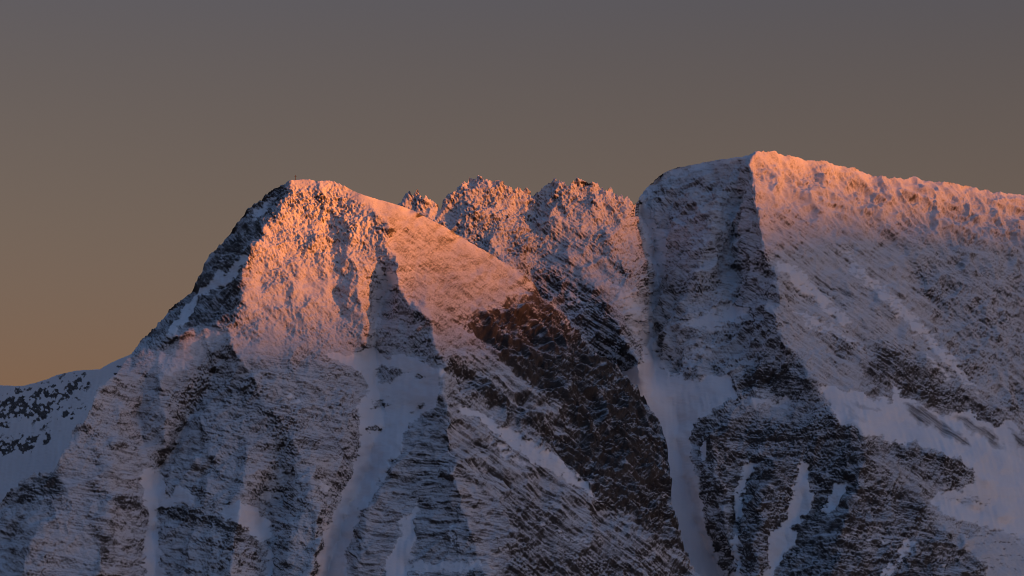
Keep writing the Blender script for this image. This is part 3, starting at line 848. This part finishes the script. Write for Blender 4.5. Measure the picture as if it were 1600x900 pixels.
Cm = build("main_massif", cC, C_top, C_bot, 1.15, C_Y, C_ch, 4.3,
           profile([(540, 2), (620, 2), (650, 3), (990, 3), (1000, 2), (1040, 0.6), (1150, 0.3), (1185, 0.9), (1250, 0.9), (1600, 0.9), (1900, 2)]))
nC = len(cC)
lab = np.zeros((Cm['U'].shape[0] + Cm['nb'], nC), np.int32)            # 1 = crag ridge, 2.. = its pinnacles
Uc = np.concatenate([np.repeat(cC[None], Cm['nb'], 0), Cm['U']], 0); Vc = np.concatenate([np.zeros((Cm['nb'], nC)), Cm['V']], 0)
wob = 6 * n2(Vc / 14, Uc / 14)
edge_u = np.interp(Vc, [0, 320, 370, 450, 520, 580, 1100], [992, 992, 1003, 1010, 1008, 1003, 1003])
isB = (Uc + wob * 0.6 < edge_u) & (Vc < 600)
pin = np.searchsorted([689, 803, 838, 889, 944], Uc + wob * 0.4)
low = Vc + wob + 0.0 < np.interp(Uc, [620, 690, 745, 803, 838, 866, 905, 990], [338, 352, 372, 350, 345, 362, 362, 352])
fB = isB[1:, :-1][Cm['keep']]
fpin = (pin[1:, :-1] * low[1:, :-1])[Cm['keep']] + low[1:, :-1][Cm['keep']]
fpC = Cm['fpart']
B_ = dict(P=Cm['P'], attrs=Cm['attrs'])
B_['quads'] = Cm['quads'][fB]
PARTS += ["rock_pinnacle"] * 6
p0 = len(PARTS) - 6
kp = fpC[fB]
B_['fpart'] = np.where(fpin[fB] > 0, p0 + fpin[fB] - 1, np.where(kp > 0, kp, 0))
crags = make_parts("crag_ridge", B_)
crags["kind"] = "structure"
crags["label"] = "row of jagged frosted pinnacles between the pyramid peak and the broad massif"
massif = make_parts("main_massif", dict(P=Cm['P'], attrs=Cm['attrs'], quads=Cm['quads'][~fB], fpart=fpC[~fB]))
massif["kind"] = "structure"
massif["label"] = "broad domed massif at right, one face in shade and one in pink light"
print("massif", time.time() - T0)

# ================================================================== far snow ridge at the left
D_top = profile([(-400, 640), (-150, 606), (0, 602), (35, 603), (55, 598), (75, 592), (88, 586), (120, 579), (155, 577), (175, 566), (205, 553), (260, 540), (330, 540)])
D_bot = profile([(-400, 930), (0, 830), (330, 700)])


def D_Y(u, v):
    return 4560.0 - 0.75 * (v - 600.0) - 0.75 * (u - 150.0)


D_regions = [
    ([(20, 607), (60, 602), (100, 590), (138, 582), (136, 606), (118, 622), (86, 636), (76, 668), (50, 660), (30, 650), (-10, 690), (-60, 660)], 10, dict(clump=0.72)),
    ([(-100, 690), (0, 690), (40, 676), (84, 678), (76, 694), (36, 704), (0, 712), (-100, 740)], 6, dict(clump=0.8)),
    ([(85, 655), (130, 628), (132, 645), (100, 658)], 4, dict(clump=0.8)),
    ([(145, 610), (200, 560), (205, 590), (165, 605)], 5, dict(clump=0.62)),
]
D_ch = paint(dict(DEF, sm=0.95, crag=0.7, strat=0.1, diag=0.0, rib=0.5), D_regions)
cD = columns(-390, -12, 330, 331, 1.2)
D = build("snow_ridge", cD, D_top, D_bot, 1.2, D_Y, D_ch, 8.9, profile([(-400, 0.3), (330, 0.3)]))
# outcrops standing out of the snow: connected patches of rock
rk = D['rocky'] > 0.45
ids = np.where(rk, np.arange(rk.size).reshape(rk.shape) + 1, 0)
for _ in range(160):
    pm = np.pad(ids, 1)
    mx = np.maximum.reduce([pm[1:-1, 1:-1], pm[:-2, 1:-1], pm[2:, 1:-1], pm[1:-1, :-2], pm[1:-1, 2:]])
    ids = np.where(rk, mx, 0)
uq, cnt = np.unique(ids[rk], return_counts=True)
fid = np.concatenate([np.zeros((D['nb'], ids.shape[1]), ids.dtype), ids], 0)[1:, :-1][D['keep']]
fpD = np.zeros(len(fid), np.int32)
for k_, c_ in zip(uq, cnt):
    if c_ >= 45:
        PARTS.append("rock_outcrop"); fpD[fid == k_] = len(PARTS) - 1
D['fpart'] = fpD
ridge = make_parts("snow_ridge", D, 30)
ridge["kind"] = "structure"
ridge["label"] = "low blue-shaded snow ridge with dark outcrops behind the peak at far left"
print("ridge", time.time() - T0)


# ================================================================== valley and the unseen shading range across it
def simple_grid(name, X, Y, Z, mat, snow):
    P = np.stack([X, Y, Z], 2)
    nr, nc = X.shape
    idx = np.arange(nr * nc, dtype=np.int32).reshape(nr, nc)
    q = np.stack([idx[:-1, :-1], idx[:-1, 1:], idx[1:, 1:], idx[1:, :-1]], 2).reshape(-1, 4)
    return make_object(name, P.reshape(-1, 3), q, dict(snow=snow.ravel()), mat)


# unseen range on the sunset side, crest shaped to shade the lower peaks
L0 = 14300.0
ax_f = to_sun[:2] / np.linalg.norm(to_sun[:2]); ax_s = np.array([-ax_f[1], ax_f[0]])
base = np.array([0.0, 4000.0])
def shadow_z(v, Y):
    return place(800.0, v, Y)[2] + L0 * math.tan(R(SUN_EL)) + 60


CREST_P = [(-26000, 900), (-9000, 1000), (-3000, shadow_z(440, 4000)), (-600, shadow_z(440, 4000)), (-130, shadow_z(445, 4000)), (150, shadow_z(425, 4150)),
           (370, shadow_z(318, 4450)), (650, shadow_z(266, 4450)), (3000, shadow_z(258, 4450)), (26000, 900)]
s = np.unique(np.concatenate([np.linspace(-26000, 26000, 200), np.linspace(-3000, 3000, 200)])); tt = np.linspace(-3600, 3600, 61)
Sg, Tg = np.meshgrid(s, tt)
CR = np.interp(Sg, [p[0] for p in CREST_P], [p[1] for p in CREST_P])
wedge = 1 - np.abs(Tg) / 3600.0
hgt = CR * wedge ** 0.85 + 60 * n2(Sg / 900, Tg / 900) * wedge * np.abs(Tg) / 1200
Zg = hgt - 60
RX = base[0] + ax_f[0] * (L0 + Tg) + ax_s[0] * Sg
RY = base[1] + ax_f[1] * (L0 + Tg) + ax_s[1] * Sg
rng_o = simple_grid("shading_range", RX, RY, Zg, M_MTN, np.clip(0.2 + 0.5 * n2(Sg / 500, Tg / 500), 0, 1))
rng_o["kind"] = "structure"

m = bpy.data.materials.new("valley_ground"); m.use_nodes = True
nt = m.node_tree
b = nt.nodes["Principled BSDF"]; b.inputs["Roughness"].default_value = 0.9
tn = nt.nodes.new("ShaderNodeTexNoise"); tn.inputs["Scale"].default_value = 0.004; tn.inputs["Detail"].default_value = 8
tg = nt.nodes.new("ShaderNodeNewGeometry"); nt.links.new(tg.outputs["Position"], tn.inputs["Vector"])
tr = nt.nodes.new("ShaderNodeValToRGB")
tr.color_ramp.elements[0].position = 0.45; tr.color_ramp.elements[0].color = (0.03, 0.04, 0.03, 1)
tr.color_ramp.elements[1].position = 0.6; tr.color_ramp.elements[1].color = (0.5, 0.5, 0.52, 1)
nt.links.new(tn.outputs["Fac"], tr.inputs[0]); nt.links.new(tr.outputs[0], b.inputs["Base Color"])
gx, gy = np.meshgrid(np.linspace(-60000, 60000, 121), np.linspace(-60000, 60000, 121))
gz = -60 + 25 * n2(gx / 3000, gy / 3000)
gr = simple_grid("valley_floor", gx, gy, gz, m, gx * 0)
gr["kind"] = "structure"

# ================================================================== summit cross
mw = bpy.data.materials.new("weathered_timber"); mw.use_nodes = True
nt = mw.node_tree; b = nt.nodes["Principled BSDF"]; b.inputs["Roughness"].default_value = 0.8
tn = nt.nodes.new("ShaderNodeTexNoise"); tn.inputs["Scale"].default_value = 3.0
tr = nt.nodes.new("ShaderNodeValToRGB")
tr.color_ramp.elements[0].color = (0.03, 0.022, 0.016, 1); tr.color_ramp.elements[1].color = (0.10, 0.075, 0.055, 1)
nt.links.new(tn.outputs["Fac"], tr.inputs[0]); nt.links.new(tr.outputs[0], b.inputs["Base Color"])

import bmesh
ci = int(np.argmin(np.abs(cA - 461.5)))
top_pt = A['edge'][ci]


def beam(name, p, q, w, d, parent):
    bm = bmesh.new()
    bmesh.ops.create_cube(bm, size=1.0)
    p, q = Vector(p), Vector(q); ax = q - p
    rot = ax.to_track_quat('Z', 'Y').to_matrix().to_4x4()
    from mathutils import Matrix
    bmesh.ops.transform(bm, matrix=Matrix.Translation((p + q) / 2) @ rot @ Matrix.Diagonal((w, d, ax.length, 1)), verts=bm.verts)
    bmesh.ops.bevel(bm, geom=bm.edges[:], offset=min(w, d) * 0.12, segments=1, affect='EDGES')
    me = bpy.data.meshes.new(name); bm.to_mesh(me); bm.free(); me.materials.append(mw)
    o = bpy.data.objects.new(name, me); COL.objects.link(o); o.parent = parent
    return o


cross = bpy.data.objects.new("summit_cross", None); COL.objects.link(cross)
cross.location = (float(top_pt[0]), float(top_pt[1]) + 0.5, float(top_pt[2]) - 0.6)
cross["label"] = "small dark summit cross standing on top of the orange-lit front peak"
cross["category"] = "cross"
beam("post", (0, 0, -1.5), (0, 0, 8.6), 0.75, 0.75, cross)
beam("crossbar", (-1.9, -0.05, 6.6), (1.9, -0.05, 6.6), 0.8, 0.65, cross)
for sx in (-1, 1):
    beam("stay", (sx * 1.5, 0.3, -1.2), (0, 0, 3.2), 0.22, 0.22, cross)
print("done", time.time() - T0)
